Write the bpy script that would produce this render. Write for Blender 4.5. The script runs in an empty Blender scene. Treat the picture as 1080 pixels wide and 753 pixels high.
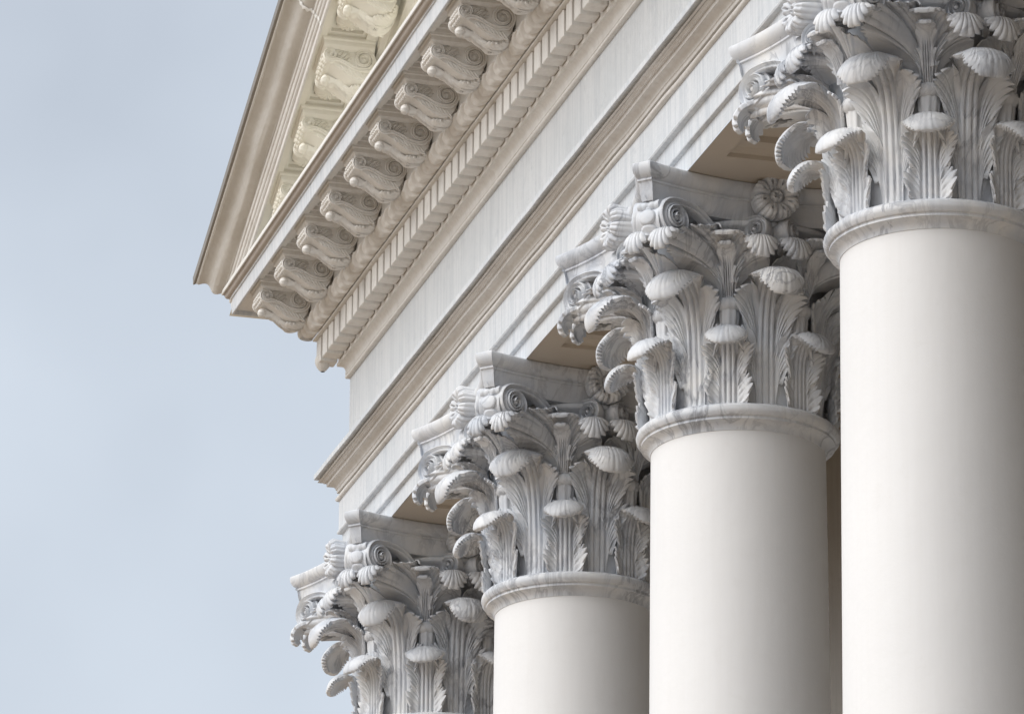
import bpy, math, random
import numpy as np
random.seed(4); rng = np.random.default_rng(7)
S = 0.45                      # one unit of the drawing = the radius of a column's neck, in metres
Z0 = 11.98                    # height of the top of the abacus above the ground, metres
BAY = 6.7325                  # column spacing (neck radii)
PI = math.pi
sc = bpy.context.scene
col = sc.collection

# ------------------------------------------------------------------ materials
def nodes(name):
    m = bpy.data.materials.new(name); m.use_nodes = True
    nt = m.node_tree; nt.nodes.clear()
    out = nt.nodes.new('ShaderNodeOutputMaterial'); b = nt.nodes.new('ShaderNodeBsdfPrincipled')
    nt.links.new(b.outputs[0], out.inputs[0])
    return m, nt, b
def N(nt, t, **kw):
    n = nt.nodes.new(t)
    for k, v in kw.items():
        if k in n.inputs.keys() if hasattr(n, 'inputs') else False: n.inputs[k].default_value = v
        else: setattr(n, k, v)
    return n
def pos(nt, scale=(1,1,1), rot=(0,0,0)):
    g = nt.nodes.new('ShaderNodeNewGeometry'); mp = nt.nodes.new('ShaderNodeMapping')
    mp.inputs['Scale'].default_value = scale; mp.inputs['Rotation'].default_value = rot
    nt.links.new(g.outputs['Position'], mp.inputs['Vector']); return mp.outputs[0]
def noise(nt, vec, scale, detail=6, rough=.55, dist=0.):
    n = nt.nodes.new('ShaderNodeTexNoise'); n.inputs['Scale'].default_value = scale; n.inputs['Detail'].default_value = detail
    n.inputs['Roughness'].default_value = rough; n.inputs['Distortion'].default_value = dist
    nt.links.new(vec, n.inputs['Vector']); return n.outputs['Fac']
def ramp(nt, fac, stops):
    r = nt.nodes.new('ShaderNodeValToRGB'); e = r.color_ramp.elements
    while len(e) < len(stops): e.new(0.5)
    for k, (p, c) in enumerate(stops): e[k].position = p; e[k].color = (*c, 1) if len(c) == 3 else c
    nt.links.new(fac, r.inputs[0]); return r.outputs[0]
def mixc(nt, fac, a, b, mode='MIX'):
    m = nt.nodes.new('ShaderNodeMix'); m.data_type = 'RGBA'; m.blend_type = mode
    if isinstance(fac, float): m.inputs[0].default_value = fac
    else: nt.links.new(fac, m.inputs[0])
    for k, v in ((6, a), (7, b)):
        if isinstance(v, tuple): m.inputs[k].default_value = (*v, 1)
        else: nt.links.new(v, m.inputs[k])
    return m.outputs[2]
def bump(nt, b, h, strength, dist):
    n = nt.nodes.new('ShaderNodeBump'); n.inputs['Strength'].default_value = strength; n.inputs['Distance'].default_value = dist
    nt.links.new(h, n.inputs['Height']); nt.links.new(n.outputs[0], b.inputs['Normal'])
def grey(v): return (v, v, v)

def marble():
    m, nt, b = nodes('veined_marble')
    p = pos(nt, (1, 1, 1), (.5, .3, .6)); ps = pos(nt, (1.0, 1.0, .35), (.9, .2, .5))
    big = noise(nt, p, 2.6, 7, .62, .8)
    base = ramp(nt, big, [(.3, (.51, .55, .61)), (.5, (.65, .67, .70)), (.7, (.755, .755, .745))])
    v = noise(nt, ps, 4.5, 8, .62, 1.6)
    vein = ramp(nt, v, [(.455, grey(0)), (.497, grey(1)), (.505, grey(1)), (.56, grey(0))])
    patch = ramp(nt, noise(nt, p, 2.2, 3, .5, .3), [(.38, grey(0)), (.68, grey(.75))])
    mm = nt.nodes.new('ShaderNodeMath'); mm.operation = 'MULTIPLY'
    nt.links.new(vein, mm.inputs[0]); nt.links.new(patch, mm.inputs[1])
    c = mixc(nt, mm.outputs[0], base, (.22, .235, .27))
    st = ramp(nt, noise(nt, pos(nt, (6, 6, .8)), 3.0, 6, .6), [(.55, grey(0)), (.8, grey(.22))])
    c = mixc(nt, st, c, (.36, .36, .37))
    nt.links.new(c, b.inputs['Base Color']); b.inputs['Roughness'].default_value = .5
    b.inputs['Specular IOR Level'].default_value = .35
    bump(nt, b, noise(nt, p, 60, 5, .6), .25, .004)
    return m
def paint(name, c0, c1, streak=0., cstreak=(.4, .4, .4), rough=.55, bs=.3, bscale=25., sc3=(1, 1, 1), spots=0.):
    m, nt, b = nodes(name)
    p = pos(nt)
    base = ramp(nt, noise(nt, p, 1.1, 6, .6, .3), [(.3, c0), (.7, c1)])
    if streak:
        st = ramp(nt, noise(nt, pos(nt, (14, 14, .5)), 2.2, 8, .65, .2), [(.42, grey(0)), (.75, grey(streak))])
        base = mixc(nt, st, base, cstreak)
    if spots:
        sp = ramp(nt, noise(nt, p, 9, 8, .7, .4), [(.58, grey(0)), (.72, grey(spots))])
        base = mixc(nt, sp, base, cstreak)
    nt.links.new(base, b.inputs['Base Color']); b.inputs['Roughness'].default_value = rough
    b.inputs['Specular IOR Level'].default_value = .35
    bump(nt, b, noise(nt, pos(nt, sc3), bscale, 8, .62), bs, .01)
    return m
M = {}
M['marble'] = marble()
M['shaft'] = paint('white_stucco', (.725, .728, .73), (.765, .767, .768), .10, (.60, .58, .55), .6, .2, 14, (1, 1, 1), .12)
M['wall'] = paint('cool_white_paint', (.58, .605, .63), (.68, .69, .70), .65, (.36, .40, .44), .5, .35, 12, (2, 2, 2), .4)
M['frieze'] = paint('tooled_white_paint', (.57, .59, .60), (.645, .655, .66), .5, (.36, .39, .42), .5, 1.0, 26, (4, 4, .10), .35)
M['mould'] = paint('warm_stone_paint', (.66, .64, .605), (.75, .735, .705), .28, (.42, .37, .32), .5, .35, 20, (1, 1, 1), .3)
M['crown'] = paint('stained_stone_paint', (.56, .535, .50), (.70, .69, .67), .35, (.38, .33, .28), .5, .4, 18, (1, 1, 1), .35)
M['stain'] = paint('dark_stained_moulding', (.33, .285, .24), (.45, .40, .35), .3, (.24, .2, .17), .5, .3, 18)
M['cream'] = paint('glow_cream_paint', (.80, .77, .665), (.83, .805, .72), .1, (.6, .55, .42), .5, .25, 22)  # warm glow under the gable is put into this base colour
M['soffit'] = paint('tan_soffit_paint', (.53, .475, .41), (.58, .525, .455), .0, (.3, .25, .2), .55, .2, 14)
M['gutter'] = paint('weathered_metal_gutter', (.47, .44, .39), (.60, .575, .535), .25, (.36, .32, .27), .30, .9, 7, (1, 1, 2.2), .3)
M['caulk'] = paint('white_caulk', (.78, .77, .74), (.8, .8, .78))
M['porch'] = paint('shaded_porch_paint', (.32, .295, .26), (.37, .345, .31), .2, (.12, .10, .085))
M['inner'] = paint('slot_shade_paint', (.10, .085, .07), (.14, .12, .10), .2, (.06, .05, .04))  # near-black colour standing in for shade inside the crown slots
M['inner_lip'] = paint('dark_metal_lip', (.20, .18, .155), (.27, .245, .21), .3, (.12, .11, .1), .45)
def glass():
    m, nt, b = nodes('dark_window_glass'); b.inputs['Base Color'].default_value = (.01, .012, .014, 1)
    b.inputs['Roughness'].default_value = .08; return m
M['glass'] = glass()
def ground():
    m, nt, b = nodes('paving'); p = pos(nt)
    c = ramp(nt, noise(nt, p, .3, 8, .6), [(.3, (.29, .215, .145)), (.7, (.39, .295, .205))])
    nt.links.new(c, b.inputs['Base Color']); b.inputs['Roughness'].default_value = .9; return m
M['ground'] = ground()

# ------------------------------------------------------------------ mesh helpers (all in neck radii, scaled on build)
class MB:
    def __init__(s): s.v = []; s.f = []; s.n = 0
    def add(s, v, f):
        v = np.asarray(v, float).reshape(-1, 3); s.v.append(v)
        s.f += [tuple(int(i) + s.n for i in q) for q in f]; s.n += len(v); return s
    def grid(s, G, cu=False, cv=False, flip=False):
        G = np.asarray(G, float); a, b = G.shape[:2]; f = []
        for i in range(a if cu else a - 1):
            i2 = (i + 1) % a
            for j in range(b if cv else b - 1):
                j2 = (j + 1) % b
                q = (i*b+j, i2*b+j, i2*b+j2, i*b+j2); f.append(q[::-1] if flip else q)
        return s.add(G.reshape(-1, 3), f)
    def shell(s, F, th, nrm=None, back=None):
        """closed thin solid: front grid F[a,b,3], thickness th (scalar or [a,b]) pushed back along the normals"""
        F = np.asarray(F, float); a, b = F.shape[:2]
        if back is None:
            if nrm is None: nrm = normals(F)
            back = F - nrm*np.broadcast_to(np.asarray(th, float), (a, b))[..., None]
        B = np.asarray(back, float)
        f = []; o = a*b
        for i in range(a-1):
            for j in range(b-1):
                q = (i*b+j, (i+1)*b+j, (i+1)*b+j+1, i*b+j+1); f.append(q); f.append(tuple(o+k for k in q[::-1]))
        rim = [(i, 0) for i in range(a)] + [(a-1, j) for j in range(1, b)] + [(i, b-1) for i in range(a-2, -1, -1)] + [(0, j) for j in range(b-2, 0, -1)]
        rim = [i*b+j for i, j in rim]
        for k in range(len(rim)):
            p, q = rim[k], rim[(k+1) % len(rim)]; f.append((q, p, o+p, o+q))
        return s.add(np.concatenate([F.reshape(-1, 3), B.reshape(-1, 3)]), f)
    def lathe(s, prof, n=96, cx=0, cy=0, flute=None):
        prof = np.asarray(prof, float); t = np.linspace(0, 2*PI, n, endpoint=False)
        r = prof[:, 0][:, None]*np.ones(n)
        if flute is not None: r = r*flute(t)[None, :]
        G = np.stack([cx+r*np.cos(t), cy+r*np.sin(t), prof[:, 1][:, None]*np.ones(n)], -1)
        return s.grid(G, cv=True, flip=True)
    def box(s, x0, x1, y0, y1, z0, z1, bv=.0):
        if bv <= 0:
            v = [(x, y, z) for x in (x0, x1) for y in (y0, y1) for z in (z0, z1)]
            return s.add(v, [(0,1,3,2),(4,6,7,5),(0,4,5,1),(2,3,7,6),(0,2,6,4),(1,5,7,3)])
        c = []
        for z, i in ((z0, bv), (z0+bv, 0), (z1-bv, 0), (z1, bv)):
            ring = []
            for (sx, sy) in ((0,0),(1,0),(1,1),(0,1)):
                X = (x1-i if sx else x0+i); Y = (y1-i if sy else y0+i)
                dx = -bv if sx else bv; dy = -bv if sy else bv
                p, q = (X+dx, Y, z), (X, Y+dy, z)
                ring += [q, p] if (sx, sy) in ((0,0),(1,1)) else [p, q]
            c.append(ring)
        c = np.array(c)
        s.grid(c, cv=True); k = s.n-32
        s.f.append(tuple(k+i for i in range(8))[::-1]); s.f.append(tuple(k+24+i for i in range(8))); return s
    def build(s, name, m, parent=None, loc=(0,0,0), rotz=0, sharp=35):
        me = bpy.data.meshes.new(name); v = np.concatenate(s.v)*S
        me.from_pydata(v.tolist(), [], s.f); me.update()
        me.materials.append(M[m]); me.polygons.foreach_set('use_smooth', [True]*len(me.polygons))
        me.set_sharp_from_angle(angle=math.radians(sharp))
        return link(name, me, parent, loc, rotz)
def link(name, data, parent=None, loc=(0,0,0), rotz=0):
    o = bpy.data.objects.new(name, data); col.objects.link(o); o.parent = parent
    o.location = tuple(S*k for k in loc); o.rotation_euler = (0, 0, rotz); return o
def tag(o, label, cat, group=None, kind=None):
    if label: o['label'] = label
    if cat: o['category'] = cat
    if group: o['group'] = group
    if kind: o['kind'] = kind
    return o
def normals(F):
    du = np.gradient(F, axis=0); dv = np.gradient(F, axis=1); n = np.cross(du, dv)
    return n/np.maximum(np.linalg.norm(n, axis=-1, keepdims=True), 1e-9)
def cat(P, n):
    """Catmull-Rom through P sampled to n points, about even in arc length"""
    P = np.asarray(P, float); Q = np.vstack([2*P[0]-P[1], P, 2*P[-1]-P[-2]]); out = []
    for i in range(1, len(Q)-2):
        for t in np.linspace(0, 1, 24, endpoint=False):
            a, b, c, d = Q[i-1], Q[i], Q[i+1], Q[i+2]
            out.append(.5*((2*b)+(-a+c)*t+(2*a-5*b+4*c-d)*t*t+(-a+3*b-3*c+d)*t**3))
    out = np.array(out+[P[-1]]); L = np.r_[0, np.cumsum(np.linalg.norm(np.diff(out, axis=0), axis=1))]
    return np.stack([np.interp(np.linspace(0, L[-1], n), L, out[:, k]) for k in range(out.shape[1])], -1), L[-1]
def bez(a, b, c, d, t):
    t = t[..., None]; return (1-t)**3*a+3*(1-t)**2*t*b+3*(1-t)*t*t*c+t**3*d
def smooth(x, a, b):
    t = np.clip((x-a)/(b-a), 0, 1); return t*t*(3-2*t)

# ------------------------------------------------------------------ acanthus leaves
def lobes(s, bounds, teeth, cut=.3, tooth=.12):
    """for s in 0..1: lobe-local coordinate q, tooth phase, edge length factor"""
    q = np.zeros_like(s); ph = np.zeros_like(s); e = np.ones_like(s)
    for k in range(len(bounds)-1):
        a, b = bounds[k], bounds[k+1]; m = (s >= a) & (s <= b); u = (s[m]-a)/(b-a); q[m] = u
        last = k == len(bounds)-2
        p = u*teeth[k]; ph[m] = np.abs(2*(p-np.floor(p))-1)
        arch = np.sin(PI*np.clip(u*(.5 if last else 1), 0, 1))**.55 if not last else .45+.55*np.sin(PI/2*np.clip(u*2.2, 0, 1))**.6
        e[m] = 1-cut*(1-arch)
    e = e*(1-tooth*ph**1.4)
    return q, ph, e
def leaf(spine, W, hoodW, kc=(.15, 1.2), ns=120, nt=34, seed=0, wb=.10, A=.021, bounds=(0, .24, .47, .69, 1.0),
         teeth=(3, 3, 4, 6), th=.045, rho=1.08, hood=.56, cut=.32, tooth=.15, ybase=0., taper=0., basew=1., turn=.0, hoodcut=.7):
    """acanthus leaf on a spine of (r,z) points: ribs rise side by side up the stem and fan out to a toothed edge"""
    r0 = np.random.default_rng(seed)
    sp, L = cat(spine, 400); arc = np.linspace(0, L, 400)
    tan = np.gradient(sp, axis=0); tan /= np.linalg.norm(tan, axis=1, keepdims=True)
    nor = np.stack([tan[:, 1], -tan[:, 0]], -1)
    s = np.linspace(0, 1, ns); t = np.linspace(0, 1, nt); bl = bounds[-2]
    q, ph, e = lobes(s, bounds, teeth, cut, tooth)
    e[s >= bl] = 1-(1-e[s >= bl])*hoodcut
    # outline O(s): from the outer base edge, up the sides, round the hood to the tip
    ea = np.linspace(0, PI/2, 14); yh = hood+.235
    key_s = [0, .18*bl, .45*bl, .75*bl, .97*bl]+list(bl+.03+(1-bl-.03)*(ea/(PI/2))**.85)
    key_x = np.r_[np.array([.92, 1.0, 1.0, 1.05, 1.17])*W, hoodW*np.cos(ea)**.62]
    key_y = np.r_[ybase+np.array([.05, .19, .36, .55, hood+.15])*(1-ybase/(hood+.15)), yh+(1-yh)*np.sin(ea)**.9]*L
    ox = np.interp(s, key_s, key_x); oy = np.interp(s, key_s, key_y)
    ox = ox*(1-taper*smooth(oy/L, .40, .72))*(basew+(1-basew)*smooth(oy/L, 0, .75))
    k = np.ones(7)/7; ox[3:-3] = np.convolve(ox, k, 'valid'); oy[3:-3] = np.convolve(oy, k, 'valid')
    side = 1-smooth(s, bl*.95, min(1, bl*1.2))
    x0 = wb*(1-s)**.8+.012*(1-s); dx = ox-x0
    ctl = np.clip(oy-(.62*dx+.03)*side-.35*dx*(1-side), .0, None)
    a = np.stack([x0, 0*s], -1)[:, None]; d = np.stack([ox, oy], -1)[:, None]
    b = np.stack([x0*.95, ctl*.95], -1)[:, None]; c = np.stack([x0+dx*(.50*side+.6*(1-side)), ctl+(oy-ctl)*.30], -1)[:, None]
    jit = 1+.03*np.interp(s, np.linspace(0, 1, 14), r0.normal(0, 1, 14))
    xy = bez(a, b, c, d, t[None, :]*(e*jit)[:, None])
    X, Y = xy[..., 0], np.clip(xy[..., 1], 0, L)
    away = smooth(X-x0[:, None], .0, .14)                          # 0 on the stem, 1 out on the lobes
    nb = np.interp(s, bounds, np.arange(len(bounds))); f = nb-np.floor(nb); edge = np.minimum(f, 1-f); lob = (s < bl)[:, None]
    fl = -A*(ph**2)[:, None]*away                                  # flutes between the teeth
    fl = fl-A*1.6*np.exp(-(edge/.07)**2)[:, None]*smooth(away, .1, .6)*(s < .97)[:, None]     # grooves between the lobes
    h = (A*1.9*(.45-q))[:, None]*away*lob                          # each lobe laps over the next
    h = h+A*1.2*np.sin(PI*q)[:, None]*away*lob                     # and swells
    h = h+turn*(smooth(t, .55, 1)[None, :]*away*lob)                # lobe edges turn outward
    st = np.abs(X)/max(wb, 1e-6)
    fl = fl-.030*(np.exp(-((st-.36)/.12)**2)+np.exp(-((st-1.02)/.16)**2))*(1-smooth(Y/L, hood-.02, hood+.25))*smooth(Y/L, .0, .04)
    v = Y/L; kk = kc[0]+(kc[1]-kc[0])*smooth(v, hood-.05, .85)
    h = h+kk*X**2
    def place(X, Y, h):
        R = np.interp(Y, arc, sp[:, 0]); Z = np.interp(Y, arc, sp[:, 1]); nr = np.interp(Y, arc, nor[:, 0]); nz = np.interp(Y, arc, nor[:, 1])
        return np.stack([R+nr*h-X**2/(2*rho), X, Z+nz*h], -1)
    both = lambda hh: np.concatenate([place(-X, Y, hh), place(X, Y, hh)[::-1][1:]], 0)
    cap_ = smooth(Y/L, hood+.08, hood+.2)
    F = both(h+fl); Sm = both(h+fl*(.3+.30*cap_)+cap_*.004*(ph**2)[:, None]); nrm = normals(both(h)); jt = 1-.45*t**3
    if nrm[F.shape[0]//2, 3, 0] < 0: nrm = -nrm; F = F[::-1]; Sm = Sm[::-1]; nrm = nrm[::-1]
    return MB().shell(F, None, back=Sm-nrm*((th*jt)[None, :]*(1+.7*np.concatenate([cap_, cap_[::-1][1:]], 0)))[..., None])
def fan(root, E, bounds, teeth, ns=130, nt=40, A=.02, th=.035, out=(1, 0, 0), wr=.12, rise=.80):
    """trumpet-shaped half leaf: ribs leave a calyx upright and flare out to the toothed edge curve E (3-D points)"""
    E, L = cat(E, ns); s = np.linspace(0, 1, ns); t = np.linspace(0, 1, nt)
    q, ph, e = lobes(s, bounds, teeth, .5, .0)
    root = np.asarray(root, float); up = np.array([0, 0, 1.])
    hor = (E-root)*[1, 1, 0]; dist = np.linalg.norm(E-root, axis=1)
    axis_ = np.array([-root[1], root[0], 0])/np.hypot(root[0], root[1]); sg = np.sign((E[ns//2]-root)@axis_)
    a = root+np.outer((s-.4)*wr*sg, axis_); d = E
    fall = smooth(s, .72, 1.0)[:, None]
    b = a+up*((d[:, 2]-a[:, 2])*rise)[:, None]+hor*.05; c = d-hor*(.58-.2*fall)+up*(.015+.02*fall)
    edge_len = (.075*ph**1.3+.10*(1-e))*(1-smooth(s, .62, .85))
    T = t[None, :]*(1-edge_len/dist)[:, None]
    P = bez(a[:, None], b[:, None], c[:, None], d[:, None], T)
    n = normals(P); o = np.asarray(out, float)
    if (n[ns//3, nt//2]@o) < 0: P = P[::-1]; n = -n[::-1]; ph = ph[::-1]; q = q[::-1]; s = s[::-1]
    nb = np.interp(s, bounds, np.arange(len(bounds))); f = nb-np.floor(nb); edge = np.minimum(f, 1-f); live = (1-smooth(s, .58, .80))[:, None]
    h = -A*1.5*(ph**2)[:, None]*smooth(t, .6, 1)[None, :]*live - A*2.2*np.exp(-(edge/.10)**2)[:, None]*smooth(t, .1, .4)[None, :]*live + (A*.9*np.sin(PI*q))[:, None]*smooth(t, .3, .9)[None, :]*live
    P = P+n*h[..., None]
    return MB().shell(P, th*(1-.5*t**2)[None, :]*np.ones((ns, 1)))

# ------------------------------------------------------------------ spirals
def band(mb, pts, nrm, w, d, lift):
    """moulded band along 3-D pts, lying in the plane with normal nrm; w width, d depth, lift offset along the normal (arrays)"""
    pts = np.asarray(pts, float); n = len(pts); tan = np.gradient(pts, axis=0); tan /= np.linalg.norm(tan, axis=1, keepdims=True)
    side = np.cross(nrm, tan)
    prof = np.array([(-.5, 0), (-.5, .78), (-.44, .95), (-.34, 1), (-.25, .9), (-.12, .68), (.12, .68), (.25, .9), (.34, 1), (.44, .95), (.5, .78), (.5, 0)])
    w = np.broadcast_to(w, n); d = np.broadcast_to(d, n); lift = np.broadcast_to(lift, n)
    G = pts[:, None]+side[:, None]*(prof[None, :, 0, None]*w[:, None, None])+np.asarray(nrm)*((prof[None, :, 1]*d[:, None]+lift[:, None])[..., None])
    mb.grid(G, cv=True); k = mb.n-G.shape[0]*G.shape[1]; m = len(prof)
    mb.f.append(tuple(k+i for i in range(m))[::-1]); mb.f.append(tuple(mb.n-m+i for i in range(m)))
def volute(A, e, cz, dc, R0, stem, turns=2.1, depth=.10, w0=.085, thick=.14, sgn=1):
    """spiral in the vertical plane through A along e; sgn turns the face"""
    e = np.asarray(e, float); e /= np.linalg.norm(e); up = np.array([0, 0, 1.]); nrm = -np.cross(e, up)*sgn
    O = np.asarray(A, float)+e*dc+up*cz
    th = np.linspace(0, 2*PI*turns, 110); rr = R0*(1-.86*th/th[-1])
    ang = PI/2-th                      # starts on top, runs out over the far side, down and inward
    sp = O+e[None]*(rr*np.cos(ang))[:, None]+up[None]*(rr*np.sin(ang))[:, None]
    st, _ = cat([np.asarray(A)+e*p[0]+up*p[1] for p in stem]+[sp[0]], 40)
    pts = np.concatenate([st[:-1], sp]); k = np.concatenate([np.linspace(.55, 1, 39), np.linspace(1, .30, 110)])
    lift = np.concatenate([np.zeros(39), .0*th+.055*th/th[-1]])
    mb = MB(); band(mb, pts, nrm, w0*k, depth*np.ones(len(pts)), lift-depth*.5)
    # web behind the spiral
    t = np.linspace(0, 2*PI, 40, endpoint=False); rings = []
    for rad, off in ((0, .0), (R0*.98, .0), (R0*1.0, -.02), (R0*.96, -thick), (0, -thick)):
        rings.append(O+e[None]*(rad*np.cos(t))[:, None]+up[None]*(rad*np.sin(t))[:, None]+nrm*off)
    mb.grid(np.array(rings), cv=True, flip=(sgn > 0)); 
    # eye
    t2 = np.linspace(0, PI/2, 6)
    eye = np.array([O+e[None]*(R0*.17*np.cos(a)*np.cos(t))[:, None]+up[None]*(R0*.17*np.cos(a)*np.sin(t))[:, None]+nrm*(.06+.035*math.sin(a)) for a in t2])
    mb.grid(eye, cv=True, flip=(sgn < 0))
    return mb

# ------------------------------------------------------------------ the capital
def az(r, deg, z): a = math.radians(deg); return np.array([r*math.cos(a), r*math.sin(a), z])
LOW = [(1.09, -2.57), (1.09, -2.3), (1.10, -2.02), (1.13, -1.88), (1.19, -1.785), (1.31, -1.765), (1.42, -1.82), (1.47, -1.91), (1.48, -1.965)]
UPP = [(1.035, -2.57), (1.04, -2.1), (1.05, -1.8), (1.085, -1.5), (1.15, -1.29), (1.28, -1.155), (1.44, -1.115), (1.60, -1.16), (1.715, -1.27), (1.735, -1.38), (1.715, -1.45)]
CUP = [(1.13, -1.34), (1.20, -1.2), (1.25, -1.05), (1.31, -.9), (1.39, -.78), (1.49, -.70), (1.58, -.69), (1.64, -.72)]
def proto_meshes():
    D = {}
    def keep(k, mb, m='marble', sharp=50):
        o = mb.build(k, m, sharp=sharp); D[k] = o.data; bpy.data.objects.remove(o)
    for v in range(3):
        keep('low%d' % v, leaf(np.array(LOW)+rng.normal(0, .006, (len(LOW), 2))*np.linspace(0, 1, len(LOW))[:, None], .285, .235+.006*v, kc=(.25, 1.0), seed=1+v, wb=.085, th=.05, bounds=(0, .34, .68, 1.0), teeth=(4, 5, 10), cut=.42, tooth=.14, turn=.05, A=.027))
        keep('upp%d' % v, leaf(np.array(UPP)+rng.normal(0, .008, (len(UPP), 2))*np.linspace(0, 1, len(UPP))[:, None], .41, .258+.006*v, kc=(.2, .9), seed=13+v, wb=.105, bounds=(0, .30, .60, 1.0), teeth=(5, 5, 10), cut=.42, tooth=.13, turn=.06, A=.027, ns=170, hood=.62, ybase=.27, th=.055))
    cm = leaf(CUP, .235, .225, kc=(-.7, -.2), seed=5, wb=.055, bounds=(0, .3, .62, 1.0), teeth=(2, 3, 4), A=.026, th=.035, ns=100, hood=.55, tooth=.2, basew=.28)
    c2 = leaf([(1.16, -1.34), (1.24, -1.2), (1.30, -1.06), (1.36, -.93), (1.44, -.83), (1.52, -.79), (1.565, -.81)], .115, .115, kc=(-1.6, -.8), seed=8, wb=.035, bounds=(0, .5, 1.0), teeth=(2, 3), A=.018, th=.03, ns=80, hood=.5, tooth=.2, basew=.35)
    cm.add(np.concatenate(c2.v), c2.f)
    keep('cup', cm)
    # corner leaf: root at a calyx 22.5 deg from the diagonal; local frame has the diagonal at azimuth 0, the calyx at +22.5
    def turned(mb, deg):
        v = np.concatenate(mb.v); c, q = math.cos(math.radians(deg)), math.sin(math.radians(deg))
        return np.stack([v[:, 0]*c-v[:, 1]*q, v[:, 0]*q+v[:, 1]*c, v[:, 2]], -1), mb.f
    tip = dict(kc=(.3, 1.1), seed=6, wb=.04, A=.013, bounds=(0, .2, 1.0), teeth=(1, 5), th=.045, hood=.22, ns=100, cut=.1, tooth=.24, hoodcut=1.)
    E = [az(1.30, 25, -.74), az(1.42, 24, -.66), az(1.58, 21, -.605), az(1.76, 15.5, -.62), az(1.93, 10.5, -.675), az(2.06, 7.2, -.76), az(2.10, 4.8, -.87), az(2.0, 3, -.93), az(1.75, 1.2, -.93), az(1.48, .4, -.98), az(1.22, .1, -1.06)]
    vm = fan(az(1.09, 22.5, -1.36), E, (0, .2, .4, .6, .78, 1.0), (3, 3, 3, 3, 2), out=(1, .3, -.6))
    vm.add(*turned(leaf([(1.70, -.82), (1.86, -.795), (2.02, -.79), (2.12, -.82), (2.18, -.885), (2.195, -.96), (2.175, -1.03)], .11, .155, **tip), 4.2))
    keep('vault', vm)
    E2 = [az(1.30, -24, -.74), az(1.38, -22, -.68), az(1.48, -17, -.655), az(1.56, -12.5, -.69), az(1.58, -9, -.76), az(1.55, -5.5, -.84), az(1.45, -3, -.88), az(1.3, -1.2, -.92), az(1.15, -.6, -1.0)]
    vm = fan(az(1.09, -22.5, -1.36), E2, (0, .25, .5, .75, 1.0), (3, 3, 3, 3), out=(1, -.3, -.4), ns=110)
    vm.add(*turned(leaf([(1.28, -.82), (1.38, -.755), (1.48, -.735), (1.565, -.765), (1.605, -.83), (1.61, -.90), (1.58, -.96)], .14, .185, **tip), -7.4))
    keep('small', vm)
    # calyx: fluted stalk with a drilled collar
    mb = MB(); a = math.radians(0)
    fl = lambda t: 1+.06*np.cos(9*t)
    z = np.linspace(-1.72, -1.44, 12); mb.lathe([(.085+.03*smooth(np.array(k), -1.8, -1.44), k) for k in z], 54, 1.06, 0, fl)
    mb.lathe([(.09, -1.45), (.125, -1.435), (.15, -1.40), (.155, -1.36), (.14, -1.315), (.10, -1.29), (.0, -1.285)], 54, 1.07, 0, lambda t: 1+.03*np.cos(12*t))
    keep('calyx', mb)
    # volutes under the abacus corner, and the inner helices (one hand, plus its mirror image)
    for k, sg in (('vol_a', 1), ('vol_b', -1)):
        ca, sa = math.cos(math.radians(45)), math.sin(math.radians(45))
        R = lambda p: np.array([p[0]*ca-p[1]*sa, p[0]*sa+p[1]*ca, p[2] if len(p) > 2 else 0.])
        A = R((1.135, -.435, 0)); e = R((.428, -.904, 0))
        if sg < 0: A = A*[1, -1, 1]; e = e*[1, -1, 1]
        keep(k, volute(A, e, -.605, .90, .205, [(0, -1.15), (.08, -.88), (.26, -.62), (.5, -.445), (.72, -.395)], 2.2, .14, .10, .16, sgn=sg))
    for k, sg in (('hel_a', 1), ('hel_b', -1)):
        A = np.array([1.06, -.45*sg, 0]); e = np.array([.31, .30*sg, 0])
        keep(k, volute(A, e, -.565, .38, .145, [(-.02, -1.1), (0, -.85), (.1, -.56), (.24, -.44)], 2.1, .12, .07, .13, sgn=-sg))
    # scaled strip between the two corner spirals, with a small roll on top (diagonal = azimuth 0)
    mb = MB(); th = np.linspace(-.35*PI, .62*PI, 26); w = np.linspace(-1, 1, 13)
    r = .20; Oc = (1.98, -.635); G = []
    for a in th:
        G.append([(Oc[0]+(r+.012*(1-v*v)+.016*(abs(v) > .8))*math.cos(a), v*.145*(1-.05*a), Oc[1]+(r+.016*(abs(v) > .8))*math.sin(a)) for v in w])
    mb.grid(G, flip=True)
    for i, a in enumerate((.30, .02, -.24)):
        t = np.linspace(0, 2*PI, 28, endpoint=False); disc = []
        for rad, hh in ((.0, .038), (.07, .036), (.088, .026), (.094, .0)):
            rr = r+hh; disc.append([(Oc[0]+rr*math.cos(a*PI)*1+rad*math.cos(k)*-math.sin(a*PI), rad*1.15*math.sin(k), Oc[1]+rr*math.sin(a*PI)+rad*math.cos(k)*math.cos(a*PI)) for k in t])
        mb.grid(np.array(disc), cv=True)
    t = np.linspace(0, 2*PI, 30, endpoint=False); ys = np.linspace(-.135, .135, 40); roll = [[(2.12, -.135, -.475)]*30]
    for y in ys: roll.append([(2.12+(.062+.008*abs(math.sin(y*40)))*math.cos(k), y, -.475+(.058+.008*abs(math.sin(y*40)))*math.sin(k)) for k in t])
    roll.append([(2.12, .135, -.475)]*30); mb.grid(np.array(roll), cv=True)
    mb.box(1.6, 1.94, -.10, .10, -.62, -.36)
    keep('strip', mb)
    # abacus
    n = 44; y = np.linspace(-1.571, 1.571, n); face = np.stack([1.37+.3635*(np.abs(y)/1.571)**2, y], -1)
    line = []
    for k in range(4):
        c, s_ = math.cos(k*PI/2), math.sin(k*PI/2); line += [(p[0]*c-p[1]*s_, p[0]*s_+p[1]*c) for p in face]
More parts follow.
